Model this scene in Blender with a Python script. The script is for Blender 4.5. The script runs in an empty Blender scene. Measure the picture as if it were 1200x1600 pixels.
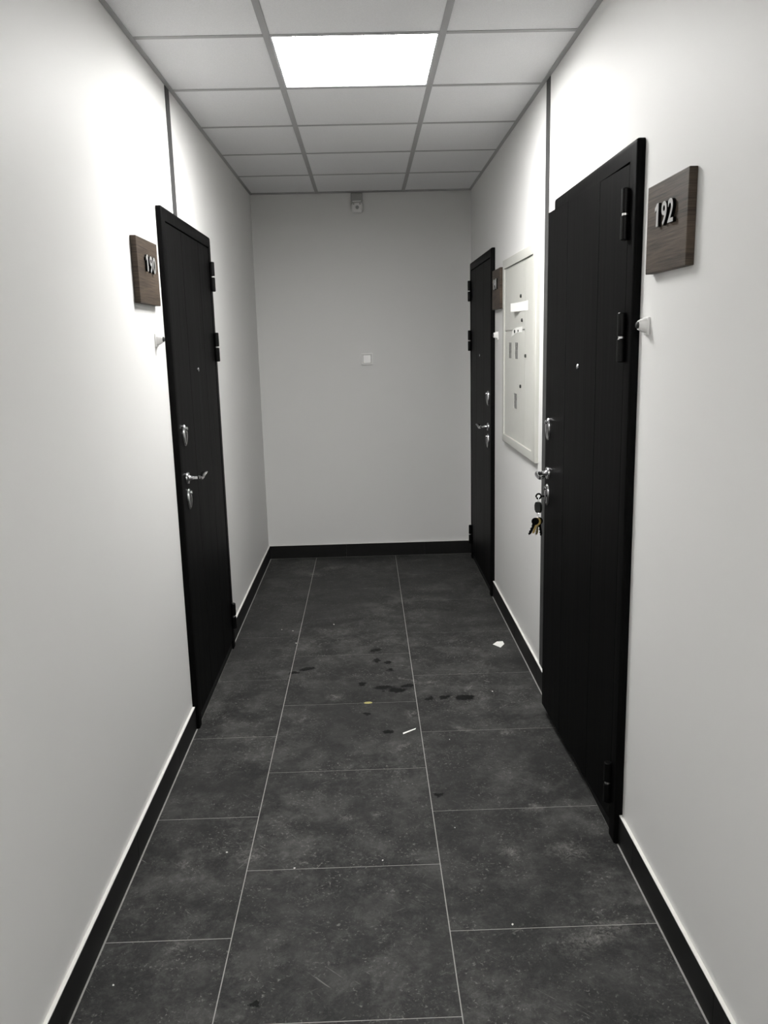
import bpy, bmesh, math, random
from mathutils import Vector, Matrix, Euler
random.seed(7)
S = bpy.context.scene
COL = S.collection

# ------------------------------------------------------------------ camera
CAM_H, F_PX, PITCH, YAW, ROLL = 1.5962, 1304.83, -0.2004, 0.0177, -0.0252
fw = Vector((math.sin(YAW)*math.cos(PITCH), math.cos(YAW)*math.cos(PITCH), math.sin(PITCH)))
r0 = Vector((math.cos(YAW), -math.sin(YAW), 0)); u0 = r0.cross(fw)
r1 = r0*math.cos(ROLL) + u0*math.sin(ROLL); u1 = -r0*math.sin(ROLL) + u0*math.cos(ROLL)
cd = bpy.data.cameras.new('camera'); cam = bpy.data.objects.new('camera', cd); COL.objects.link(cam)
cd.sensor_fit = 'VERTICAL'; cd.sensor_height = 24.0; cd.lens = F_PX/1600*24.0
cd.clip_start = 0.05; cd.clip_end = 60
M4 = Matrix((r1, u1, -fw)).transposed().to_4x4(); M4.translation = (0, 0, CAM_H)
cam.matrix_world = M4
S.camera = cam

# ------------------------------------------------------------------ world, exposure, lamp power
w = bpy.data.worlds.new('world'); S.world = w; w.use_nodes = True
w.node_tree.nodes['Background'].inputs[0].default_value = (0.5, 0.5, 0.5, 1)
w.node_tree.nodes['Background'].inputs[1].default_value = 0.0
S.view_settings.view_transform = 'Standard'; S.view_settings.look = 'None'
S.view_settings.gamma = 1.0; S.view_settings.use_curve_mapping = False
S.view_settings.exposure = 0.0
PANEL_EMISSION = 52.0            # the LED panels of the corridor ceiling
PANEL_ROWS = (0, -7)             # grid rows that carry a panel (0 = the one in view, -7 = the next one of the corridor)

# ------------------------------------------------------------------ dimensions
XL, XR, YE, YB, HC = -0.774, 0.778, 6.197, -4.2, 2.63      # walls, end wall, back wall, ceiling
ZT = 2.76                                                  # soffit above the grid
BT, BH = 0.011, 0.100                                      # baseboard
TC, XC1, YC = 0.6044, -0.3057, 3.1238                      # ceiling grid
T, XG1 = 0.602, -0.4132                                    # floor tiles
DW, DH = 1.01, 2.125                                       # door with casing

# ------------------------------------------------------------------ helpers
def tag(o, label=None, cat=None, group=None, kind=None):
    if label: o['label'] = label
    if cat: o['category'] = cat
    if group: o['group'] = group
    if kind: o['kind'] = kind
    return o

def obj(name, bm, mat, parent=None, loc=(0, 0, 0), rot=(0, 0, 0), smooth=False):
    if isinstance(bm, bpy.types.Mesh):
        me = bm
    else:
        bmesh.ops.recalc_face_normals(bm, faces=bm.faces)
        me = bpy.data.meshes.new(name); bm.to_mesh(me); bm.free()
        me.materials.append(mat)
        if smooth:
            for p in me.polygons: p.use_smooth = True
            me.set_sharp_from_angle(angle=math.radians(38))
    o = bpy.data.objects.new(name, me); COL.objects.link(o)
    o.location = loc; o.rotation_euler = rot
    if parent: o.parent = parent
    return o

def empty(name, loc=(0, 0, 0), rz=0, parent=None):
    o = bpy.data.objects.new(name, None); COL.objects.link(o)
    o.location = loc; o.rotation_euler = (0, 0, rz); o.empty_display_size = 0.1
    if parent: o.parent = parent
    return o

def add_box(bm, x0, x1, y0, y1, z0, z1, bev=0, seg=1):
    vs = [bm.verts.new((x, y, z)) for x in (x0, x1) for y in (y0, y1) for z in (z0, z1)]
    fs = [(0,1,3,2), (4,6,7,5), (0,4,5,1), (2,3,7,6), (0,2,6,4), (1,5,7,3)]
    faces = [bm.faces.new([vs[i] for i in f]) for f in fs]
    if bev:
        es = list({e for f in faces for e in f.edges})
        bmesh.ops.bevel(bm, geom=es, offset=bev, segments=seg, affect='EDGES', profile=0.5)
    return bm

def box(x0, x1, y0, y1, z0, z1, bev=0, seg=1):
    bm = bmesh.new(); return add_box(bm, x0, x1, y0, y1, z0, z1, bev, seg)

def add_lathe(bm, prof, n=28, axis='Y', origin=(0, 0, 0), sx=1.0, sz=1.0):
    """prof: list of (radius, height) along the axis"""
    rings = []
    O = Vector(origin)
    for r, h in prof:
        ring = []
        for i in range(n):
            a = 2*math.pi*i/n
            c, s = r*math.cos(a)*sx, r*math.sin(a)*sz
            p = Vector((c, h, s)) if axis == 'Y' else Vector((c, s, h)) if axis == 'Z' else Vector((h, c, s))
            ring.append(bm.verts.new(O + p))
        rings.append(ring)
    for a, b in zip(rings, rings[1:]):
        for i in range(n):
            bm.faces.new((a[i], a[(i+1) % n], b[(i+1) % n], b[i]))
    bm.faces.new(rings[0]); bm.faces.new(rings[-1])
    return bm

def add_tube(bm, pts, radii, n=12, closed=False):
    """tube along pts; radii entries are r or (r_side, r_up)"""
    P = [Vector(p) for p in pts]; rings = []
    k = len(P)
    for i, p in enumerate(P):
        if closed: t = (P[(i+1) % k] - P[i-1])
        else: t = P[min(i+1, k-1)] - P[max(i-1, 0)]
        t.normalize()
        up = Vector((0, 0, 1))
        if abs(t.dot(up)) > 0.95: up = Vector((0, 1, 0))
        s = t.cross(up).normalized(); v = s.cross(t).normalized()
        r = radii[i] if isinstance(radii, list) else radii
        rs, ru = r if isinstance(r, (list, tuple)) else (r, r)
        rings.append([bm.verts.new(p + s*rs*math.cos(2*math.pi*j/n) + v*ru*math.sin(2*math.pi*j/n)) for j in range(n)])
    pairs = list(zip(rings, rings[1:]))
    if closed: pairs.append((rings[-1], rings[0]))
    for a, b in pairs:
        for j in range(n):
            bm.faces.new((a[j], a[(j+1) % n], b[(j+1) % n], b[j]))
    if not closed:
        bm.faces.new(rings[0]); bm.faces.new(rings[-1])
    return bm

def add_prism(bm, poly, d0, d1, plane='XZ'):
    """extrude a polygon; plane XZ -> depth along Y, XY -> depth along Z"""
    def P(a, b, d): return (a, d, b) if plane == 'XZ' else (a, b, d)
    A = [bm.verts.new(P(a, b, d0)) for a, b in poly]; B = [bm.verts.new(P(a, b, d1)) for a, b in poly]
    n = len(poly)
    for i in range(n): bm.faces.new((A[i], A[(i+1) % n], B[(i+1) % n], B[i]))
    bm.faces.new(A); bm.faces.new(B)
    return bm

def smooth_path(ctrl, per=6):
    """Catmull-Rom through control points (any dimension)"""
    out = []
    C = [ctrl[0]] + list(ctrl) + [ctrl[-1]]
    for i in range(1, len(C)-2):
        p0, p1, p2, p3 = C[i-1], C[i], C[i+1], C[i+2]
        for k in range(per):
            t = k/per
            out.append(tuple(0.5*((2*b) + (-a+c)*t + (2*a-5*b+4*c-d)*t*t + (-a+3*b-3*c+d)*t**3)
                             for a, b, c, d in zip(p0, p1, p2, p3)))
    out.append(tuple(ctrl[-1]))
    return out

# ------------------------------------------------------------------ materials
class NT:
    def __init__(s, name):
        s.m = bpy.data.materials.new(name); s.m.use_nodes = True
        s.t = s.m.node_tree; s.b = s.t.nodes['Principled BSDF']
    def n(s, typ, **kw):
        nd = s.t.nodes.new(typ)
        for k, v in kw.items(): setattr(nd, k, v)
        return nd
    def l(s, a, b): s.t.links.new(a, b)
    def put(s, inp, v):
        if isinstance(v, bpy.types.NodeSocket): s.l(v, inp)
        else: inp.default_value = v
    def math(s, op, a, b=0.0, c=None, clamp=False):
        nd = s.n('ShaderNodeMath', operation=op, use_clamp=clamp)
        s.put(nd.inputs[0], a); s.put(nd.inputs[1], b)
        if c is not None: s.put(nd.inputs[2], c)
        return nd.outputs[0]
    def vmath(s, op, a, b=(0, 0, 0)):
        nd = s.n('ShaderNodeVectorMath', operation=op)
        s.put(nd.inputs[0], a); s.put(nd.inputs[1], b)
        return nd.outputs['Value'] if op in ('LENGTH', 'DISTANCE', 'DOT_PRODUCT') else nd.outputs[0]
    def noise(s, vec, scale, detail=4, rough=0.55, out='Fac', dist=0):
        nd = s.n('ShaderNodeTexNoise'); s.l(vec, nd.inputs['Vector'])
        nd.inputs['Scale'].default_value = scale; nd.inputs['Detail'].default_value = detail
        nd.inputs['Roughness'].default_value = rough; nd.inputs['Distortion'].default_value = dist
        return nd.outputs[out]
    def maprange(s, v, a, b, c=0.0, d=1.0):
        nd = s.n('ShaderNodeMapRange'); nd.clamp = True
        s.put(nd.inputs[0], v)
        for i, k in enumerate((a, b, c, d)): s.put(nd.inputs[i+1], k)
        return nd.outputs[0]
    def mix(s, f, a, b):
        nd = s.n('ShaderNodeMix', data_type='RGBA')
        s.put(nd.inputs[0], f); s.put(nd.inputs[6], a); s.put(nd.inputs[7], b)
        return nd.outputs[2]
    def scale(s, vec, sc):
        nd = s.n('ShaderNodeMapping'); s.l(vec, nd.inputs[0]); nd.inputs['Scale'].default_value = sc
        return nd.outputs[0]
    def bump(s, h, strength=0.1, dist=0.001):
        nd = s.n('ShaderNodeBump'); nd.inputs['Strength'].default_value = strength
        nd.inputs['Distance'].default_value = dist
        s.l(h, nd.inputs['Height']); s.l(nd.outputs[0], s.b.inputs['Normal'])
    def set(s, color=None, rough=None, metal=None, spec=None):
        if color is not None: s.put(s.b.inputs['Base Color'], color if isinstance(color, bpy.types.NodeSocket) else (*color, 1))
        if rough is not None: s.put(s.b.inputs['Roughness'], rough)
        if metal is not None: s.put(s.b.inputs['Metallic'], metal)
        if spec is not None: s.put(s.b.inputs['Specular IOR Level'], spec)
        return s
    def pos(s): return s.n('ShaderNodeNewGeometry').outputs['Position']
    def gen(s): return s.n('ShaderNodeTexCoord').outputs['Object']

def m_paint(name, col, rough=0.55, bumps=0.08, scale=260):
    t = NT(name); p = t.pos()
    big = t.noise(p, 1.7, 3)
    c = t.mix(t.maprange(big, 0.35, 0.7), (*[k*0.985 for k in col], 1), (*col, 1))
    t.set(c, rough, 0, 0.35); t.bump(t.noise(p, scale, 3, 0.6), bumps, 0.0008)
    return t.m

def m_plain(name, col, rough=0.5, metal=0, spec=0.5, var=0.12, scale=40, bumps=0.03):
    t = NT(name); g = t.gen(); n = t.noise(g, scale, 3)
    c = t.mix(n, (*[k*(1-var) for k in col], 1), (*[min(1, k*(1+var)) for k in col], 1))
    t.set(c, t.maprange(n, 0.2, 0.8, max(0.02, rough-0.05), rough+0.05), metal, spec)
    if bumps: t.bump(t.noise(g, scale*8, 2), bumps, 0.0005)
    return t.m

def m_ceiling_tile():
    t = NT('mineral_fibre'); p = t.pos()
    n = t.noise(p, 240, 4, 0.7)
    t.set(t.mix(t.maprange(n, 0.3, 0.62), (0.80, 0.80, 0.81, 1), (0.88, 0.88, 0.89, 1)), 0.9, 0, 0.1)
    t.bump(n, 0.25, 0.001)
    return t.m

def m_door():
    t = NT('black_laminate'); g = t.gen()
    n = t.noise(t.scale(g, (70, 70, 2.2)), 1.0, 5, 0.6)
    t.set(t.mix(n, (0.0030, 0.0030, 0.0032, 1), (0.0048, 0.0047, 0.0046, 1)), t.maprange(n, 0.3, 0.7, 0.46, 0.52), 0, 0.035)
    t.bump(n, 0.03, 0.0004)
    return t.m

def m_wood():
    t = NT('brown_veneer'); g = t.gen()
    n = t.noise(t.scale(g, (7, 7, 210)), 1.0, 4, 0.6, dist=0.4)
    n2 = t.noise(t.scale(g, (3, 3, 26)), 1.0, 3, 0.5)
    f = t.math('MULTIPLY_ADD', n, 0.65, t.math('MULTIPLY', n2, 0.35))
    t.set(t.mix(t.maprange(f, 0.34, 0.66), (0.016, 0.0118, 0.0085, 1), (0.105, 0.077, 0.056, 1)), 0.55, 0, 0.25)
    t.bump(n, 0.35, 0.0012)
    return t.m

# dark damp spots and pale scuffs on the floor: (x, y, rx, ry, angle)
DAMP = [(0.044, 3.700, .055, .022, .1), (0.107, 3.668, .045, .030, -.1), (0.160, 3.715, .035, .016, .3),
        (0.316, 3.565, .030, .022, .5), (0.412, 3.558, .046, .032, .2), (0.245, 3.560, .026, .022, .8),
        (-0.030, 3.420, .024, .020, 0), (0.050, 3.242, .021, .021, 0), (0.218, 2.735, .014, .014, 0),
        (-0.321, 1.790, .010, .012, 0), (0.075, 4.010, .024, .022, 0), (0.015, 4.045, .020, .028, 0),
        (-0.335, 3.960, .050, .022, .2), (-0.060, 3.745, .022, .020, 0), (0.010, 4.190, .035, .025, .4),
        (0.080, 3.905, .016, .02, 0), (0.030, 3.655, .012, .014, 0), (-0.40, 3.91, .035, .016, .3)]
SCUFF = [(-0.285, 5.870, .115, .055, .5), (-0.40, 5.70, .06, .07, .2), (0.604, 2.369, .075, .062, .1),
         (0.587, 1.985, .16, .05, .5), (-0.41, 2.40, .05, .06, .6), (0.165, 3.78, .09, .012, -.6),
         (0.27, 3.74, .05, .02, .3), (-0.18, 3.60, .05, .05, .4), (0.16, 3.40, .04, .05, .3),
         (-0.62, 2.38, .03, .03, 0), (0.36, 3.24, .025, .07, .9), (0.54, 2.62, .05, .03, .1),
         (0.42, 2.38, .05, .04, .6), (-0.24, 2.36, .03, .02, 0), (-0.56, 2.00, .04, .03, 0),
         (0.55, 3.20, .04, .03, .2), (-0.10, 2.60, .04, .02, 0), (-0.32, 3.38, .06, .014, .9),
         (0.10, 3.10, .07, .012, .9), (0.00, 2.62, .03, .02, 0)]

def m_floor():
    t = NT('anthracite_porcelain'); p = t.pos()
    rnd = t.n('ShaderNodeObjectInfo').outputs['Random']
    cx = t.n('ShaderNodeCombineXYZ'); t.l(t.math('MULTIPLY', rnd, 37.0), cx.inputs[2])
    q = t.vmath('ADD', p, cx.outputs[0])
    cloud = t.noise(q, 3.2, 6, 0.62, dist=0.6)
    vein = t.noise(q, 13, 6, 0.7, dist=1.2)
    grit = t.noise(p, 130, 3, 0.7)
    base = t.mix(t.maprange(cloud, 0.30, 0.72), (0.0150, 0.0154, 0.0155, 1), (0.030, 0.0302, 0.0298, 1))
    base = t.mix(t.math('MULTIPLY', t.maprange(vein, 0.42, 0.72), 0.5), base, (0.052, 0.052, 0.050, 1))
    base = t.mix(t.math('MULTIPLY', t.maprange(grit, 0.45, 0.8), 0.3), base, (0.060, 0.060, 0.058, 1))
    # trodden dust in irregular patches
    walk = t.maprange(t.noise(p, 1.6, 4, 0.6, dist=0.3), 0.36, 0.62, 0.25, 0.85)
    def layer(vec, sc, det, ro, lo, hi, dist=0.8): return t.maprange(t.noise(vec, sc, det, ro, dist=dist), lo, hi)
    d1 = layer(p, 5.0, 8, 0.76, 0.46, 0.62, 0.2)
    d2 = layer(p, 22, 8, 0.84, 0.50, 0.64, 0.5)
    d3 = t.math('MULTIPLY', layer(p, 95, 4, 0.7, 0.575, 0.66, 0.5), layer(p, 9, 4, 0.6, 0.42, 0.60))
    def streak(ang, lo):
        vr = t.n('ShaderNodeVectorRotate', rotation_type='Z_AXIS'); t.l(p, vr.inputs['Vector']); vr.inputs['Angle'].default_value = ang
        ln = t.maprange(t.noise(t.scale(vr.outputs[0], (9, 150, 1)), 1.0, 3, 0.6), lo, lo+0.07)
        return t.math('MULTIPLY', ln, layer(p, 6.5+ang, 3, 0.6, 0.52, 0.64))
    st = t.math('MAXIMUM', streak(0.75, 0.64), t.math('MAXIMUM', streak(-0.5, 0.65), streak(2.1, 0.66)))
    dust = t.math('MULTIPLY', t.math('MULTIPLY_ADD', d2, 0.45, t.math('MULTIPLY', d1, 0.55)), walk, clamp=True)
    base = t.mix(t.math('MULTIPLY', dust, 0.92), base, (0.145, 0.145, 0.139, 1))
    fine = t.math('MULTIPLY', t.math('MAXIMUM', d3, st), t.math('MULTIPLY_ADD', walk, 0.75, 0.2), clamp=True)
    base = t.mix(t.math('MULTIPLY', fine, 0.85), base, (0.26, 0.255, 0.24, 1))
    wob = t.vmath('SUBTRACT', t.noise(p, 22, 3, 0.6, out='Color'), (0.5, 0.5, 0.5))
    wob = t.vmath('ADD', t.vmath('MULTIPLY', wob, (0.06, 0.06, 0)), t.vmath('MULTIPLY', t.vmath('SUBTRACT', t.noise(p, 75, 3, 0.7, out='Color'), (0.5, 0.5, 0.5)), (0.035, 0.035, 0)))
    pw = t.vmath('ADD', p, wob)
    def blobs(lst, soft):
        acc = None
        for (x, y, rx, ry, a) in lst:
            v = t.vmath('SUBTRACT', pw, (x, y, 0))
            vr = t.n('ShaderNodeVectorRotate', rotation_type='Z_AXIS'); t.l(v, vr.inputs['Vector'])
            vr.inputs['Angle'].default_value = -a
            ln = t.vmath('LENGTH', t.vmath('MULTIPLY', vr.outputs[0], (1/rx, 1/ry, 0)))
            mk = t.maprange(ln, soft, 1.05, 1.0, 0.0)
            acc = mk if acc is None else t.math('MAXIMUM', acc, mk)
        return acc
    sc = t.math('MULTIPLY', blobs(SCUFF, 0.1), t.math('MAXIMUM', layer(p, 34, 7, 0.8, 0.46, 0.66, 2.5), t.math('MULTIPLY', d2, 0.8)))
    base = t.mix(t.math('MULTIPLY', sc, 0.85), base, (0.24, 0.235, 0.222, 1))
    wet = blobs(DAMP, 0.75)
    base = t.mix(t.math('MULTIPLY', wet, 0.90), base, (0.0035, 0.004, 0.004, 1))
    rough = t.math('MULTIPLY_ADD', vein, 0.12, 0.52)
    rough = t.math('MULTIPLY_ADD', dust, 0.25, rough)
    rough = t.math('MULTIPLY_ADD', wet, -0.12, rough)
    t.set(base, rough, 0, t.math('MULTIPLY_ADD', wet, -0.07, 0.14))
    t.bump(t.math('MULTIPLY_ADD', grit, 0.3, vein), 0.08, 0.0012)
    return t.m

def m_base_tile():
    t = NT('anthracite_skirting'); p = t.pos()
    n = t.noise(p, 9, 6, 0.7)
    t.set(t.mix(n, (0.006, 0.006, 0.006, 1), (0.016, 0.016, 0.0155, 1)), 0.42, 0, 0.25)
    t.bump(t.noise(p, 120, 3), 0.05, 0.0008)
    return t.m

def m_panel():
    t = NT('led_diffuser'); g = t.gen()
    sx = t.n('ShaderNodeSeparateXYZ'); t.l(g, sx.inputs[0])
    # four LED rows behind the prismatic sheet
    wv = t.math('COSINE', t.math('MULTIPLY', sx.outputs[0], 2*math.pi/0.142))
    st = t.math('MULTIPLY', t.math('MULTIPLY_ADD', wv, -0.22, 1.0), PANEL_EMISSION)
    t.set((0.9, 0.9, 0.9), 0.4)
    t.b.inputs['Emission Color'].default_value = (1.0, 0.99, 0.97, 1)
    t.l(st, t.b.inputs['Emission Strength'])
    return t.m

def m_glass():
    t = NT('dusty_window'); n = t.noise(t.gen(), 60, 3)
    t.set(t.mix(n, (0.13, 0.13, 0.125, 1), (0.19, 0.19, 0.18, 1)), 0.25, 0, 0.6)
    return t.m

WALL = m_paint('white_wall_paint', (0.80, 0.797, 0.785), 0.55)
CTILE = m_ceiling_tile()
GRID = m_plain('grid_enamel', (0.40, 0.40, 0.405), 0.45, 0, 0.4, 0.03)
SLAB = m_plain('raw_concrete', (0.10, 0.10, 0.10), 0.9, 0, 0.2)
FLOOR = m_floor()
GROUT = m_plain('pale_grout', (0.33, 0.325, 0.31), 0.9, 0, 0.2, 0.25, 60)
SKIRT = m_base_tile()
FILLER = m_plain('white_filler', (0.78, 0.77, 0.74), 0.8, 0, 0.2, 0.06)
DOOR = m_door()
BLACK = m_plain('black_metal', (0.0025, 0.0025, 0.0025), 0.38, 0, 0.16, 0.1)
DARK = m_plain('dark_recess', (0.01, 0.01, 0.01), 0.8, 0, 0.2, 0.1)
CHROME = m_plain('satin_chrome', (0.50, 0.50, 0.51), 0.20, 1.0, 0.5, 0.04, 30, 0)
STEEL = m_plain('bright_steel', (0.75, 0.75, 0.75), 0.28, 1.0, 0.5, 0.05, 30, 0)
SILVER = m_plain('brushed_silver', (0.62, 0.62, 0.61), 0.38, 0.6, 0.5, 0.06, 50, 0.02)
WOOD = m_wood()
ENAMEL = m_plain('white_enamel', (0.58, 0.58, 0.54), 0.38, 0, 0.45, 0.02, 20)
PLASTIC = m_plain('white_plastic', (0.84, 0.835, 0.82), 0.3, 0, 0.5, 0.02, 20)
GREYPL = m_plain('grey_plastic', (0.40, 0.40, 0.39), 0.45, 0, 0.4, 0.05, 20)
PAPER = m_plain('white_paper', (0.86, 0.86, 0.83), 0.8, 0, 0.2, 0.03, 30)
STRIP = m_plain('grey_joint_strip', (0.055, 0.055, 0.055), 0.6, 0.0, 0.2, 0.06, 20)
BRASS = m_plain('worn_brass', (0.62, 0.46, 0.16), 0.32, 0.9, 0.5, 0.1, 80, 0)
FOB = m_plain('black_rubber', (0.016, 0.018, 0.016), 0.55, 0, 0.4, 0.1)
GLASS = m_glass()
PANEL = m_panel()

# ================================================================== setting
# ---- floor: grout bed with separate porcelain tiles
FXL, FXR, FYE = XL+BT+0.003, XR-BT-0.003, YE-BT-0.003
floor = obj('floor', box(XL-0.12, XR+0.12, YB-0.12, YE+0.12, -0.10, -0.0012), GROUT)
tag(floor, 'dark grey porcelain tile floor with pale grout lines', 'floor', kind='structure')
G = 0.0015
def floor_column(x0, x1, y0):
    cache = {}
    k0 = math.floor((YB - y0)/T)
    k = k0
    while y0 + k*T < FYE:
        a, b = max(y0 + k*T, YB), min(y0 + (k+1)*T, FYE)
        k += 1
        if b - a < 0.02: continue
        L = round(b-a, 4); W_ = x1-x0
        if L not in cache:
            bm = box(-W_/2+G, W_/2-G, -L/2+G, L/2-G, -0.009, 0.0, 0.0007, 1)
            bmesh.ops.recalc_face_normals(bm, faces=bm.faces)
            me = bpy.data.meshes.new('floor_tile'); bm.to_mesh(me); bm.free(); me.materials.append(FLOOR)
            cache[L] = me
        obj('floor_tile', cache[L], None, floor, ((x0+x1)/2, (a+b)/2, random.uniform(-0.0003, 0.0)))
floor_column(FXL, XG1, 2.0293)
floor_column(XG1, XG1+T, 1.7268)
floor_column(XG1+T, FXR, 2.0257)

# ---- walls with real openings
def wall_mesh(x0, x1, holes):
    """wall slab between x0 and x1 along y; holes = (y0, y1, z0, z1)"""
    ys = sorted({YB, YE+0.12} | {h for q in holes for h in q[:2]})
    bm = bmesh.new()
    for a, b in zip(ys, ys[1:]):
        mid = (a+b)/2
        hz = [h for h in holes if h[0] < mid < h[1]]
        if hz: add_box(bm, x0, x1, a, b, hz[0][3], ZT)
        else: add_box(bm, x0, x1, a, b, -0.02, ZT)
    return bm
D_L, D_R, D_F = 3.325, 2.400, 5.070            # near outer edge of each door casing (y)
def opening(y): return (y+0.03, y+DW-0.03, 0.0, DH-0.03)
wl = obj('wall_left', wall_mesh(XL-0.12, XL, [opening(D_L)]), WALL)
tag(wl, 'white painted corridor wall holding the door numbered 190', 'wall', kind='structure')
wr = obj('wall_right', wall_mesh(XR, XR+0.12, [opening(D_R), opening(D_F)]), WALL)
tag(wr, 'white painted corridor wall holding the door numbered 192', 'wall', kind='structure')
we = obj('wall_back', box(XL, XR, YE, YE+0.12, -0.02, ZT), WALL)
tag(we, 'white painted end wall closing the corridor', 'wall', kind='structure')
wf = obj('wall_front', box(XL, XR, YB-0.12, YB, -0.02, ZT), WALL)
tag(wf, 'white painted wall at the open end of the corridor', 'wall', kind='structure')

# ---- baseboards: 600 mm tiles with a filler bead on top
def baseboard(name, segs, axis, face, outdir, label):
    root = empty(name); tag(root, label, 'baseboard', kind='structure')
    for (a, b, start) in segs:
        p = a
        cut = start
        while cut <= a: cut += 0.6
        while p < b - 1e-4:
            q = min(cut, b); cut += 0.6
            lo, hi = sorted((face, face + outdir*BT))
            if axis == 'y':
                obj('baseboard_tile', box(lo, hi, p+0.0003, q-0.0003, 0.0, BH-0.002, 0.001), SKIRT, root)
            else:
                obj('baseboard_tile', box(p+0.0003, q-0.0003, lo, hi, 0.0, BH-0.002, 0.001), SKIRT, root)
            p = q
        lo, hi = sorted((face, face + outdir*(BT-0.0005)))
        if axis == 'y': bm = box(lo, hi, a, b, BH-0.002, BH+0.0015, 0.001)
        else: bm = box(a, b, lo, hi, BH-0.002, BH+0.0015, 0.001)
        obj('filler_bead', bm, FILLER, root)['label'] = 'white filler bead'
baseboard('baseboard_left', [(YB, D_L, 2.4), (D_L+DW, YE-BT, 4.60)], 'y', XL, 1,
          'black tile skirting along the wall with door 190')
baseboard('baseboard_right', [(YB, D_R, 1.66), (D_R+DW, D_F, 3.7), (D_F+DW, YE-BT, 9)], 'y', XR, -1,
          'black tile skirting along the wall with door 192')
baseboard('baseboard_back', [(XL, XR, -0.784)], 'x', YE, -1, 'black tile skirting along the end wall')

# ---- grey joint cover strips on the two long walls
for i, (x0, x1, y, lab) in enumerate(((XL, XL+0.003, 3.672, 'narrow grey joint strip above the door numbered 190'),
                                      (XR-0.003, XR, 3.650, 'narrow grey joint strip beside the door numbered 192'))):
    z0 = DH+0.001 if i == 0 else BH+0.002
    bm = box(x0, x1, y-0.034, y+0.034, z0, HC-0.002, 0.001)
    tag(obj('trim_%d' % (i+1), bm, STRIP), lab, 'trim', kind='structure')

# ---- suspended ceiling
ceil = obj('ceiling', box(XL-0.12, XR+0.12, YB-0.12, YE+0.12, ZT, ZT+0.1), SLAB)
tag(ceil, 'suspended ceiling of white square tiles in a grey grid', 'ceiling', kind='structure')
EG = 0.006                                     # shadow gap at the end wall
XS = [XL, XC1, XC1+TC, XR]
rows = [YB]
k = math.ceil((YB - YC)/TC)
while YC + k*TC < YE - 0.05:
    if YC + k*TC > YB + 0.05: rows.append(YC + k*TC)
    k += 1
rows.append(YE-EG)
panel_y = [YC + r*TC for r in PANEL_ROWS]
tcache = {}
for a, b in zip(rows, rows[1:]):
    for j in range(3):
        if j == 1 and any(abs(a-py) < 0.01 for py in panel_y): continue
        W_, L = round(XS[j+1]-XS[j]-0.006, 4), round(b-a-0.006, 4)
        if (W_, L) not in tcache:
            bm = box(-W_/2, W_/2, -L/2, L/2, 0, 0.015, 0.001)
            bmesh.ops.recalc_face_normals(bm, faces=bm.faces)
            me = bpy.data.meshes.new('ceiling_tile'); bm.to_mesh(me); bm.free(); me.materials.append(CTILE)
            tcache[(W_, L)] = me
        obj('ceiling_tile', tcache[(W_, L)], None, ceil, ((XS[j]+XS[j+1])/2, (a+b)/2, HC+0.0018+random.uniform(0, 0.0006)))
for x in XS[1:3]:
    bm = box(x-0.012, x+0.012, YB, YE-EG, HC, HC+0.0015, 0.0005); add_box(bm, x-0.0008, x+0.0008, YB, YE-EG, HC+0.0015, HC+0.035)
    obj('main_runner', bm, GRID, ceil)
for y in rows[1:-1]:
    for j in range(3):
        bm = box(XS[j]+0.0125, XS[j+1]-0.0125, y-0.012, y+0.012, HC+0.0002, HC+0.0016, 0.0005)
        add_box(bm, XS[j]+0.0125, XS[j+1]-0.0125, y-0.0008, y+0.0008, HC+0.0016, HC+0.03)
        obj('cross_tee', bm, GRID, ceil)
for x0, x1 in ((XL, XL+0.019), (XR-0.019, XR)):
    bm = box(x0, x1, YB, YE-EG, HC-0.0005, HC+0.001, 0.0004)
    xw = x0 if x0 == XL else x1-0.0012
    add_box(bm, xw, xw+0.0012, YB, YE-EG, HC+0.001, HC+0.03)
    obj('wall_angle', bm, GRID, ceil)
obj('wall_angle', box(XL+0.02, XR-0.02, YE-EG-0.016, YE-EG, HC-0.0005, HC+0.001, 0.0004), GRID, ceil)

# ---- LED panels
def led_panel(y0, label, suffix=''):
    root = empty('ceiling_light'+suffix, (XC1+TC/2, y0+TC/2, HC)); tag(root, label, 'ceiling light', 'recessed square lights')
    h, rec = 0.289, 0.036                     # diffuser set up inside the tray, depth added to cut light on upper walls
    bm = bmesh.new()
    for a in ((-h, h, -h, -h+0.004), (-h, h, h-0.004, h), (-h, -h+0.004, -h+0.004, h-0.004), (h-0.004, h, -h+0.004, h-0.004)):
        add_box(bm, a[0], a[1], a[2], a[3], 0.0018, rec+0.006)
    obj('frame', bm, PLASTIC, root)
    obj('diffuser'+suffix, box(-h+0.0045, h-0.0045, -h+0.0045, h-0.0045, rec, rec+0.004), PANEL, root)['label'] = 'glowing white diffuser'
    obj('housing', box(-h, h, -h, h, rec+0.0065, 0.075, 0.004), ENAMEL, root)
led_panel(panel_y[0], 'lit square light panel in the ceiling between the two long walls')
for py in panel_y[1:]:
    led_panel(py, 'lit square light panel further along the corridor, away from the end wall', '_offscreen')

# ================================================================== doors
def lens_poly(hw, hh, n=30, pw=1.35):
    """pointed oval outline"""
    out = []
    for i in range(n):
        a = 2*math.pi*i/n
        s, c = math.sin(a), math.cos(a)
        out.append((hw*math.copysign(abs(c)**pw, c), hh*s))
    return out

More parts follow.
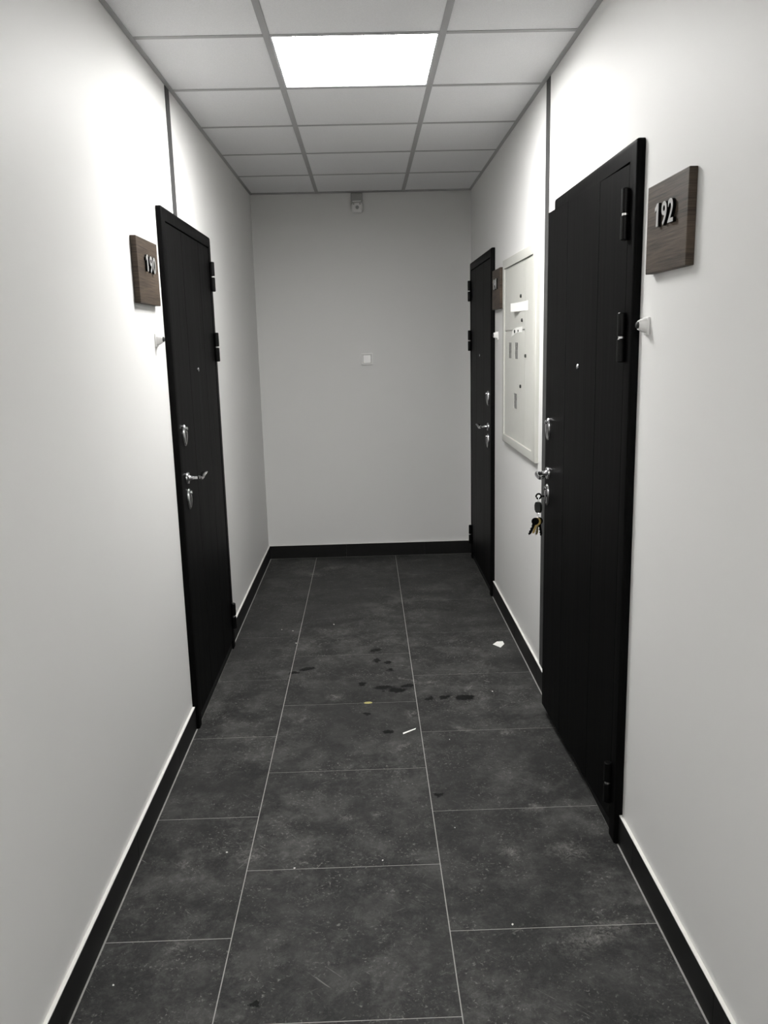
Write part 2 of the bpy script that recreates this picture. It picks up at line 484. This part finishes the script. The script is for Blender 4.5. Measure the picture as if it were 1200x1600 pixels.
def escutcheon(bm, x, y, z):
    # domed oval plate, built as stacked outlines
    n = 32; rings = []
    for k, d in ((1.0, 0.0), (1.0, 0.005), (0.94, 0.0085), (0.76, 0.0108)):
        rings.append([bm.verts.new((x+px*k, y+d, z+pz*k)) for px, pz in lens_poly(0.0215, 0.045, n, 1.05)])
    for a, b in zip(rings, rings[1:]):
        for i in range(n): bm.faces.new((a[i], a[(i+1) % n], b[(i+1) % n], b[i]))
    bm.faces.new(rings[0]); bm.faces.new(rings[-1])

def make_door(name, loc, rz, m, ajar, label):
    root = empty(name, loc, rz); tag(root, label, 'door', kind='structure')
    W, H = DW, DH
    hs, ls, ht = 0.058, 0.045, 0.052          # visible casing: hinge side, lock side, head
    def bxm(x0, x1, *r, **k):
        a, b = sorted((m*x0, m*x1)); return box(a, b, *r, **k)
    # casing: one U-shaped frame with rounded outer front edge
    U = [(0, 0), (hs, 0), (hs, H-ht), (W-ls, H-ht), (W-ls, 0), (W, 0), (W, H), (0, H)]
    bm = bmesh.new(); add_prism(bm, [(m*a, b) for a, b in U], 0.0, 0.024)
    cs = [e for e in bm.edges if abs(e.verts[0].co.y-e.verts[1].co.y) > 0.02 and abs(e.verts[0].co.z-H) < 1e-6 and abs(e.verts[1].co.z-H) < 1e-6]
    bmesh.ops.bevel(bm, geom=cs, offset=0.014, segments=4, affect='EDGES', profile=0.5)
    es = [e for e in bm.edges if all(abs(v.co.y-0.024) < 1e-6 for v in e.verts)
          and (all(abs(abs(v.co.x)) < 1e-6 for v in e.verts) or all(abs(abs(v.co.x)-W) < 1e-6 for v in e.verts)
               or all(v.co.z > H-0.0145 for v in e.verts))]
    bmesh.ops.bevel(bm, geom=es, offset=0.010, segments=4, affect='EDGES', profile=0.5)
    obj('casing', bm, DOOR, root, smooth=True)
    # steel frame lining the opening, with the dark rebate behind the leaf
    bm = bmesh.new()
    for a in ((0.031, 0.054, 0.0, H-0.031), (W-0.042, W-0.031, 0.0, H-0.031)):
        x0, x1 = sorted((m*a[0], m*a[1])); add_box(bm, x0, x1, -0.112, -0.001, a[2], a[3])
    x0, x1 = sorted((m*0.054, m*(W-0.042))); add_box(bm, x0, x1, -0.112, -0.001, H-0.050, H-0.031)
    add_box(bm, x0, x1, -0.118, -0.112, 0.0, H-0.031)
    obj('door_frame', bm, BLACK, root)
    obj('threshold', bxm(hs+0.001, W-ls-0.001, -0.06, 0.016, 0.0, 0.044, bev=0.003), BLACK, root)
    # leaf, pivoting on the hinge axis
    hx, hy = 0.056, 0.030
    x0, x1, y0, y1, z0, z1 = hs+0.004, W-ls-0.003, -0.040, 0.0225, 0.050, H-ht-0.006
    gv = [0.325, W-0.325]
    prof = [(x0, y0), (x1, y0), (x1, y1-0.003), (x1-0.003, y1)]
    for g in reversed(gv): prof += [(g+0.002, y1), (g+0.0006, y1-0.0012), (g-0.0006, y1-0.0012), (g-0.002, y1)]
    prof += [(x0+0.003, y1), (x0, y1-0.003)]
    bm = bmesh.new(); add_prism(bm, [(m*(a-hx), b-hy) for a, b in prof], z0, z1, 'XY')
    leaf = obj('leaf', bm, DOOR, root, (m*hx, hy, 0), (0, 0, m*ajar))
    f = y1 - hy                                # leaf face, in leaf coordinates
    lx = W - 0.108 - hx
    for zc in (1.243, 0.978):
        bm = bmesh.new(); escutcheon(bm, m*lx, f, zc)
        e = obj('lock_plate', bm, CHROME, leaf, smooth=True); e['label'] = 'oval chrome lock plate'
        bm = bmesh.new()
        add_lathe(bm, [(0.0085, 0.0), (0.0085, 0.004), (0.0075, 0.0075), (0.004, 0.0095), (0.0005, 0.010)], 20, 'Y', (m*lx, f+0.0095, zc+0.027))
        P = smooth_path([(m*lx, f+0.0115, zc+0.022), (m*lx, f+0.0135, zc+0.010), (m*lx, f+0.0130, zc-0.008), (m*lx, f+0.0100, zc-0.030)], 5)
        add_tube(bm, P, [(0.0065-0.0035*i/(len(P)-1), 0.003) for i in range(len(P))], 12)
        obj('keyhole_cover', bm, CHROME, leaf, smooth=True)['label'] = 'raised chrome keyhole cover'
    # lever handle: round rose, neck, waved lever pointing to the hinges
    hz = 1.066
    bm = bmesh.new()
    add_lathe(bm, [(0.0255, 0), (0.0255, 0.004), (0.0235, 0.008), (0.013, 0.0105), (0.010, 0.016), (0.009, 0.030), (0.009, 0.046)], 32, 'Y', (m*lx, f, hz))
    ctrl = [(0.004, 0.044, 0.0, 0.0095, 0.0095), (-0.012, 0.050, -0.002, 0.0085, 0.0090), (-0.040, 0.052, -0.008, 0.0070, 0.0070),
            (-0.070, 0.050, -0.009, 0.0080, 0.0065), (-0.092, 0.050, -0.001, 0.0115, 0.0060), (-0.110, 0.054, 0.006, 0.0130, 0.0045), (-0.128, 0.062, 0.006, 0.0020, 0.0015)]
    P = smooth_path(ctrl, 6)
    add_tube(bm, [(m*(lx+p[0]), f+p[1], hz+p[2]) for p in P], [(max(p[3], .001), max(p[4], .001)) for p in P], 14)
    obj('lever_handle', bm, CHROME, leaf, smooth=True)['label'] = 'chrome lever handle on a round rose'
    # spyhole
    px = 0.520 - hx
    bm = bmesh.new(); add_lathe(bm, [(0.0095, 0), (0.0095, 0.003), (0.0075, 0.0055), (0.0050, 0.0050), (0.0045, 0.002)], 22, 'Y', (m*px, f, 1.497))
    s = obj('spyhole', bm, CHROME, leaf, smooth=True); s['label'] = 'small round chrome spyhole'
    # hinges: black two-part barrels with a bright bearing ring
    for za, zb in ((1.862, 2.003), (1.522, 1.664), (0.115, 0.256)):
        zm = (za+zb)/2
        bm = bmesh.new()
        for q0, q1 in ((za, zm-0.003), (zm+0.003, zb)):
            r = 0.0125
            add_lathe(bm, [(r-0.003, q0), (r, q0+0.003), (r, q1-0.003), (r-0.003, q1)], 20, 'Z', (m*hx, hy+0.004, 0))
            a, b = sorted((m*(hx-0.004), m*(hx+0.004))); add_box(bm, a, b, 0.0235, hy+0.004, q0+0.002, q1-0.002)
        hg = obj('hinge', bm, BLACK, root, smooth=True)
        bm = bmesh.new(); add_lathe(bm, [(0.0095, zm-0.003), (0.0095, zm+0.003)], 18, 'Z', (m*hx, hy+0.004, 0))
        obj('bearing_ring', bm, STEEL, hg, smooth=True)['label'] = 'bright steel bearing ring'
    return root, leaf

door1, _ = make_door('door_1', (XL, D_L+DW, 0), -math.pi/2, 1, 0, 'black apartment door beside the wooden number plate 190')
AJ = math.radians(2.2)
door2, leaf2 = make_door('door_2', (XR, D_R, 0), math.pi/2, 1, AJ, 'black apartment door beside plate 192, ajar with keys in its lock')
door3, _ = make_door('door_3', (XR, D_F+DW, 0), math.pi/2, -1, 0, 'black apartment door next to the end wall, past the white electrical cabinet')

# ================================================================== number plates
def digits_mesh(ch, size, ext, off):
    if ch == '1':                              # a one with a slanted flag
        k = size/0.0775; w_ = 0.0058*k + off*0.6; top = 0.0565*k
        bm = bmesh.new()
        add_prism(bm, [(a, b) for a, b in ((w_, 0), (w_, top), (-w_*0.55, top), (-0.0175*k, top-0.0105*k), (-0.0175*k, top-0.0205*k), (-w_, top-0.0125*k), (-w_, 0))], -ext, ext, 'XY')
        bmesh.ops.recalc_face_normals(bm, faces=bm.faces)
        me = bpy.data.meshes.new('digit'); bm.to_mesh(me); bm.free()
        me.transform(Matrix(((-1, 0, 0, 0.003), (0, 0, 1, 0), (0, 1, 0, 0), (0, 0, 0, 1))))
        return me
    cu = bpy.data.curves.new('digit', 'FONT'); cu.body = ch; cu.size = size; cu.extrude = ext; cu.offset = off
    cu.align_x = 'CENTER'; cu.resolution_u = 5
    o = bpy.data.objects.new('digit_curve', cu); COL.objects.link(o)
    dg = bpy.context.evaluated_depsgraph_get(); dg.update()
    me = bpy.data.meshes.new_from_object(o.evaluated_get(dg))
    bpy.data.objects.remove(o); bpy.data.curves.remove(cu)
    # stand upright, facing +Y, reading towards -X
    me.transform(Matrix(((-1, 0, 0, 0), (0, 0, 1, 0), (0, 1, 0, 0), (0, 0, 0, 1))))
    return me

def number_plate(x, yc, zc, rz, text, label):
    root = empty('number_plate', (x, yc, zc), rz); tag(root, label, 'number plate', 'wooden number plates beside the doors')
    obj('board', box(-0.1425, 0.1425, 0.0, 0.021, -0.110, 0.110, 0.002, 2), WOOD, root)
    for i, ch in enumerate(text):
        a = digits_mesh(ch, 0.0775, 0.0035, 0.0016); a.materials.clear(); a.materials.append(BLACK)
        b = digits_mesh(ch, 0.0775, 0.0006, 0.0012); b.materials.clear(); b.materials.append(SILVER)
        px = -(i-1)*0.0450 - 0.008
        d = obj('digit', a, None, root, (px, 0.0215+0.0035, 0.000)); d['label'] = 'raised digit %s' % ch
        obj('digit_face', b, None, d, (0, 0.0042, 0))['label'] = 'silver face of the digit'
number_plate(XL, 3.072, 1.858, -math.pi/2, '190', 'brown wooden number plate reading 190, on the wall without the electrical cabinet')
number_plate(XR, 2.162, 1.866, math.pi/2, '192', 'brown wooden number plate reading 192, beside the ajar door with keys')
number_plate(XR, 4.902, 1.876, math.pi/2, '191', 'brown wooden number plate between the electrical cabinet and a black door')

# ================================================================== bell pushes
def bell(x, y, z, rz, label):
    root = empty('doorbell', (x, y, z), rz); tag(root, label, 'doorbell', 'bell pushes beside the doors')
    bm = box(-0.019, 0.019, 0.0, 0.007, -0.024, 0.024, 0.002, 2)
    rings = []
    for hw, hh, d in ((0.017, 0.021, 0.007), (0.0165, 0.020, 0.012), (0.013, 0.015, 0.022), (0.0115, 0.0125, 0.027)):
        rings.append([bm.verts.new((hw*math.copysign(abs(math.cos(a))**0.7, math.cos(a)), d, hh*math.copysign(abs(math.sin(a))**0.7, math.sin(a))+0.003))
                      for a in (2*math.pi*i/24 for i in range(24))])
    for a, b in zip(rings, rings[1:]):
        for i in range(24): bm.faces.new((a[i], a[(i+1) % 24], b[(i+1) % 24], b[i]))
    bm.faces.new(rings[0]); bm.faces.new(rings[-1])
    obj('body', bm, PLASTIC, root, smooth=True)
    bm = bmesh.new(); add_lathe(bm, [(0.0095, 0.027), (0.0095, 0.030), (0.007, 0.0325), (0.001, 0.0335)], 20, 'Y', (0, 0, 0.003))
    obj('button', bm, FOB, root, smooth=True)['label'] = 'round dark push button'
bell(XL, 3.180, 1.624, -math.pi/2, 'small white bell push under plate 190, on the wall without the cabinet')
bell(XR, 2.330, 1.622, math.pi/2, 'small white bell push under plate 192, beside the ajar door with keys')
bell(XR, 4.955, 1.618, math.pi/2, 'small white bell push beside the electrical cabinet')

# ================================================================== electrical cabinet
CY, CZ = 3.775, 1.036
cab = empty('electrical_cabinet', (XR, CY, CZ), math.pi/2)
tag(cab, 'white metal electrical cabinet with small meter windows on the wall', 'cabinet')
CWd, CHt = 0.910, 0.977
def ring_bar(outer, inner, d0, d1, bev, seg=3):
    """rectangular ring in XZ with depth along Y, rounded on its outer front edge"""
    bm = bmesh.new()
    V = {(k, d): [bm.verts.new((x, d, z)) for x, z in loop] for k, loop in (('o', outer), ('i', inner)) for d in (d0, d1)}
    for i in range(4):
        j = (i+1) % 4
        for d in (d0, d1): bm.faces.new((V['o', d][i], V['o', d][j], V['i', d][j], V['i', d][i]))
        for k in 'oi': bm.faces.new((V[k, d0][i], V[k, d0][j], V[k, d1][j], V[k, d1][i]))
    bmesh.ops.recalc_face_normals(bm, faces=bm.faces)
    fr = set(V['o', d1])
    es = [e for e in bm.edges if e.verts[0] in fr and e.verts[1] in fr]
    bmesh.ops.bevel(bm, geom=es, offset=bev, segments=seg, affect='EDGES', profile=0.5)
    return bm
ou = [(0, 0), (CWd, 0), (CWd, CHt), (0, CHt)]; inn = [(0.075, 0.045), (CWd-0.045, 0.045), (CWd-0.045, CHt-0.047), (0.075, CHt-0.047)]
bm = ring_bar(ou, inn, 0.0, 0.0190, 0.006)
obj('frame', bm, ENAMEL, cab, smooth=True)
obj('back_panel', box(0.074, CWd-0.044, 0.0, 0.001, 0.044, CHt-0.046), ENAMEL, cab)
g = 0.0022
xa, xs, xb = 0.075, 0.288, CWd-0.045
za, zs, zb = 0.045, 0.604, CHt-0.047
def cab_door(x0, x1, z0, z1, wins, lab):
    x0 += g; x1 -= g; z0 += g; z1 -= g
    # face split around the meter windows
    xsx = sorted({x0, x1} | {q for w_ in wins for q in w_[:2]}); zsz = sorted({z0, z1} | {q for w_ in wins for q in w_[2:]})
    bm = bmesh.new()
    for a, b in zip(xsx, xsx[1:]):
        for c, d in zip(zsz, zsz[1:]):
            mx, mz = (a+b)/2, (c+d)/2
            if any(w_[0] < mx < w_[1] and w_[2] < mz < w_[3] for w_ in wins): continue
            add_box(bm, a, b, 0.0045, 0.0115, c, d)
    o = obj('cabinet_door', bm, ENAMEL, cab)
    for w_ in wins:
        obj('window_pane', box(w_[0], w_[1], 0.0065, 0.0090, w_[2], w_[3]), GLASS, o)['label'] = 'small grey meter window'
    return o
def Y(y): return y - CY
def Z(z): return z - CZ
near_door = cab_door(xa, xs, za, zb, [], '')
up_door = cab_door(xs, xb, zs, zb, [], '')
low_door = cab_door(xs, xb, za, zs, [(Y(4.437), Y(4.532), Z(1.497), Z(1.578)), (Y(4.250), Y(4.345), Z(1.497), Z(1.578)),
                                      (Y(4.268), Y(4.361), Z(1.243), Z(1.322))], '')
def cab_lock_or_shade(d, y, z):
    bm = bmesh.new(); add_lathe(bm, [(0.0085, 0.0115), (0.0085, 0.0155), (0.007, 0.018)], 18, 'Y', (Y(y), 0, Z(z)))
    o = obj('cam_lock_or_shade', bm, FOB, d, smooth=True); o['label'] = 'small dark cam lock, or dark disc drawn as shadow'
for d, y, z in ((up_door, 4.165, 1.80), (near_door, 4.035, 1.516), (low_door, 4.160, 1.366), (up_door, 4.13, 1.685)):  # last one is a dark disc added for the shadow under the paper seal
    cab_lock_or_shade(d, y, z)
# paper seal, curling away from the doors at its far end, and a small tag on the seam
bm = bmesh.new(); n = 12; top = []
for i in range(n+1):
    t_ = i/n; yy = 3.985 + 0.335*t_; lift = 0.0122 + 0.024*max(0, t_-0.45)**1.6/0.55**1.6
    for zz in (1.727+0.004*t_, 1.772): top.append(bm.verts.new((Y(yy), lift, Z(zz))))
for i in range(n): bm.faces.new((top[2*i], top[2*i+1], top[2*i+3], top[2*i+2]))
bmesh.ops.recalc_face_normals(bm, faces=bm.faces)
bmesh.ops.solidify(bm, geom=list(bm.faces), thickness=0.0004)
obj('paper_seal', bm, PAPER, cab, smooth=True)['label'] = 'white paper seal across the cabinet doors'
bm = bmesh.new(); add_prism(bm, [(Y(4.44), Z(1.606)), (Y(4.40), Z(1.612)), (Y(4.27), Z(1.628)), (Y(4.13), Z(1.628)), (Y(4.13), Z(1.655)), (Y(4.30), Z(1.652)), (Y(4.40), Z(1.640))], 0.0117, 0.0123)
tg = obj('paper_tag', bm, PAPER, cab); tg['label'] = 'torn white paper tag on the seam'
bm = bmesh.new()
add_lathe(bm, [(0.009, 0.0123), (0.008, 0.015)], 14, 'Y', (Y(4.335), 0, Z(1.634)), 1.6, 1.0)
obj('rivet', bm, FOB, tg, smooth=True)
bm = bmesh.new(); add_lathe(bm, [(0.006, 0.0123), (0.005, 0.014)], 14, 'Y', (Y(4.24), 0, Z(1.636)), 1.8, 1.0)
obj('rivet', bm, FOB, tg, smooth=True)

# ================================================================== end wall fittings
sw = empty('light_switch', (0.014, YE, 1.480)); tag(sw, 'small square white switch on the end wall', 'switch')
h, iw = 0.042, 0.030
bm = ring_bar([(-h, -h), (h, -h), (h, h), (-h, h)], [(-iw, -iw), (iw, -iw), (iw, iw), (-iw, iw)], 0.0, -0.012, 0.003)
obj('frame', bm, PLASTIC, sw)
obj('base_plate', box(-iw, iw, -0.003, 0.0, -iw, iw), GREYPL, sw)
bm = bmesh.new(); add_prism(bm, [(-0.0190, -0.0275), (-0.0100, 0.0275), (-0.003, 0.0275), (-0.003, -0.0275)], -0.0275, 0.0275, 'XY')
# prism in local (y,z) -> rocker tilted about X
for v in bm.verts: v.co = Vector((v.co.z, v.co.x, v.co.y))
obj('rocker', bm, PLASTIC, sw)
se = empty('motion_sensor', (-0.027, YE, 2.560)); tag(se, 'small grey sensor unit on the end wall just under the ceiling', 'sensor')
obj('bracket', box(-0.040, 0.040, -0.030, 0.0, 0.012, 0.066, 0.005, 2), GREYPL, se, smooth=True)
obj('bracket_arm', box(-0.030, 0.030, -0.050, -0.004, 0.002, 0.010, 0.002, 1), PLASTIC, se)
bm = bmesh.new(); rings = []
for k, d in ((0.85, -0.004), (1.0, -0.012), (1.0, -0.040), (0.93, -0.052), (0.72, -0.060), (0.3, -0.064)):
    rings.append([bm.verts.new((0.040*k*math.copysign(abs(math.cos(a))**0.6, math.cos(a)), d, -0.034+0.034*k*math.copysign(abs(math.sin(a))**0.6, math.sin(a))))
                  for a in (2*math.pi*i/28 for i in range(28))])
for a, b in zip(rings, rings[1:]):
    for i in range(28): bm.faces.new((a[i], a[(i+1) % 28], b[(i+1) % 28], b[i]))
bm.faces.new(rings[0]); bm.faces.new(rings[-1])
hd = obj('sensor_head', bm, PLASTIC, se, smooth=True)
for sx_ in (-1, 1):
    bm = bmesh.new(); add_lathe(bm, [(0.006, -0.052), (0.006, -0.059), (0.004, -0.061)], 14, 'Y', (sx_*0.021, 0, -0.014))
    obj('screw', bm, GREYPL, hd, smooth=True)
bm = bmesh.new(); add_lathe(bm, [(0.013, -0.058), (0.012, -0.064), (0.008, -0.069), (0.001, -0.071)], 18, 'Y', (0.002, 0, -0.036))
obj('lens', bm, GREYPL, hd, smooth=True)

# ================================================================== keys in the lock of door_2
# the lower keyhole in world space
lx2 = DW - 0.108 - 0.056
fy2 = 0.0225 - 0.030
ca, sa = math.cos(AJ), math.sin(AJ)
loc_x, loc_y = 0.056 + lx2*ca - (fy2+0.010)*sa, 0.030 + lx2*sa + (fy2+0.010)*ca
kw = Vector((XR - loc_y, D_R + loc_x, 0.972))
keys = empty('key_bunch', kw, math.pi/2); tag(keys, 'bunch of brass and black keys hanging from the ajar black door', 'keys')
# local: +Y out of the door, +X further down the corridor, Z up
def ring_pts(c, r, n, ax):
    c = Vector(c); out = []
    for i in range(n):
        a = 2*math.pi*i/n
        v = Vector((0, math.cos(a), math.sin(a))) if ax == 'X' else Vector((math.cos(a), 0, math.sin(a)))
        out.append(c + v*r)
    return out
bm = box(-0.0012, 0.0012, 0.001, 0.020, -0.004, 0.004, 0.0004)
add_tube(bm, ring_pts((0, 0.029, 0), 0.0100, 20, 'X'), (0.0012, 0.0035), 8, True)
obj('lock_key', bm, BLACK, keys, smooth=True)['label'] = 'dark key standing in the keyhole'
bm = bmesh.new(); add_tube(bm, ring_pts((0.001, 0.030, -0.017), 0.0115, 24, 'Y'), 0.0011, 8, True)
obj('split_ring', bm, STEEL, keys, smooth=True)
bm = bmesh.new(); fp = [(math.copysign(abs(math.cos(a))**0.55, math.cos(a))*0.0160, 0.0225*math.copysign(abs(math.sin(a))**0.55, math.sin(a))) for a in (2*math.pi*i/28 for i in range(28))]
add_prism(bm, fp, -0.0055, 0.0055)
bmesh.ops.bevel(bm, geom=[e for e in bm.edges if abs(e.verts[0].co.y-e.verts[1].co.y) < 1e-6], offset=0.002, segments=2, affect='EDGES')
obj('fob', bm, FOB, keys, (0.0, 0.030, -0.046), (0, math.radians(4), math.radians(35)), smooth=True)['label'] = 'black intercom fob'
bm = bmesh.new(); add_tube(bm, ring_pts((0.000, 0.030, -0.079), 0.0135, 24, 'Y'), 0.0012, 8, True)
obj('split_ring', bm, STEEL, keys, smooth=True)
def key_mesh(bow_r, blade_l, blade_w, th=0.0012):
    """flat key hanging in the XZ plane from its bow hole"""
    bm = bmesh.new()
    prof = []
    for i in range(22):
        a = math.radians(-65 + 310*i/21)
        prof.append((bow_r*math.cos(a), bow_r*math.sin(a)-bow_r))
    y0 = -2*bow_r+0.001
    left = [(-blade_w, y0), (-blade_w, y0-blade_l*0.8), (0, y0-blade_l)]
    right = [(blade_w, y0-blade_l*0.86)]
    for i in range(6):
        z = y0-blade_l*0.8+blade_l*0.13*i
        right += [(blade_w*(0.45 if i % 2 == 0 else 1.0), z)]
    right += [(blade_w, y0)]
    add_prism(bm, prof + left + right, -th, th)
    return bm
for bow, bl, bw, mat, lab, tilt, turn, dx, dy in ((0.0165, 0.038, 0.0050, BRASS, 'brass key', -16, 70, -0.004, 0.002), (0.0165, 0.040, 0.0050, BRASS, 'brass key', -4, 105, 0.003, 0.0),
                                                 (0.0150, 0.048, 0.0062, BLACK, 'black key', -24, 88, -0.007, 0.007), (0.0120, 0.052, 0.0028, STEEL, 'steel key', -6, 60, 0.000, 0.002),
                                                 (0.0160, 0.050, 0.0058, BLACK, 'black key', 9, 96, 0.007, -0.003)):
    k_ = obj('key', key_mesh(bow, bl, bw), mat, keys, (dx, 0.030+dy, -0.088), (0, math.radians(tilt), math.radians(turn)))
    k_['label'] = lab

# ================================================================== litter on the floor
def scrap(name, poly, lift, loc, rz, mat, label, cat, group=None, th=0.0008):
    """thin folded scrap: the polygon's points carry their own heights"""
    bm = bmesh.new()
    vs = [bm.verts.new((x, y, z)) for (x, y), z in zip(poly, lift)]
    c = bm.verts.new((sum(p[0] for p in poly)/len(poly), sum(p[1] for p in poly)/len(poly), max(lift)*0.35+th))
    for i in range(len(vs)): bm.faces.new((vs[i], vs[(i+1) % len(vs)], c))
    bmesh.ops.recalc_face_normals(bm, faces=bm.faces)
    bmesh.ops.solidify(bm, geom=list(bm.faces), thickness=-th)
    zmin = min(v.co.z for v in bm.verts)
    for v in bm.verts: v.co.z -= zmin
    return tag(obj(name, bm, mat, None, (loc[0], loc[1], 0.0002), (0, 0, rz)), label, cat, group)
scrap('paper_scrap', [(-0.030, 0.012), (-0.004, 0.034), (0.026, 0.030), (0.030, 0.004), (0.004, -0.036)], [0.001, 0.008, 0.010, 0.004, 0.0], (0.668, 4.205), 0.0, PAPER,
      'crumpled white paper scrap on the floor near the skirting', 'paper')
scrap('plastic_sliver', [(-0.036, -0.004), (0.030, -0.003), (0.038, 0.002), (-0.030, 0.005)], [0.0, 0.001, 0.002, 0.001], (0.140, 3.236), 0.62, PAPER,
      'thin white sliver lying on the floor tiles by a dark spot', 'scrap')
FOAM = m_plain('yellow_foam', (0.42, 0.38, 0.16), 0.9, 0, 0.2, 0.15)
bm = bmesh.new(); bmesh.ops.create_icosphere(bm, subdivisions=2, radius=0.013)
for v in bm.verts:
    v.co = Vector((v.co.x*1.5, v.co.y*0.8, max(v.co.z, 0)*0.3))*random.uniform(0.85, 1.1)
tag(obj('foam_blob', bm, FOAM, None, (-0.030, 3.532, 0.0), smooth=True), 'small yellowish foam blob on a pale grout line', 'blob')
def crumb(x, y, r, k):
    bm = bmesh.new(); bmesh.ops.create_icosphere(bm, subdivisions=1, radius=r)
    rr = random.Random(k)
    for v in bm.verts:
        v.co *= rr.uniform(0.65, 1.15); v.co.z = max(v.co.z*0.6, -0.45*r)
    zmin = min(v.co.z for v in bm.verts)
    for v in bm.verts: v.co.z -= zmin
    tag(obj('plaster_crumb', bm, FILLER, None, (x, y, 0.0), (0, 0, rr.uniform(0, 6))), 'tiny white plaster crumb lying on a dark floor tile', 'crumb', 'plaster crumbs on the floor')
CR = [(-0.490, 2.425, .0050), (-0.690, 1.870, .0040), (0.365, 2.040, .0045), (0.545, 3.610, .0050), (-0.455, 4.530, .0050), (-0.420, 4.330, .0055),
      (-0.520, 4.560, .0040), (0.010, 2.355, .0045), (-0.265, 2.330, .0050), (0.255, 2.520, .0035), (0.300, 3.150, .0035), (-0.225, 4.620, .0060)]
for i, (x, y, r) in enumerate(CR): crumb(x, y, r*0.8, i)
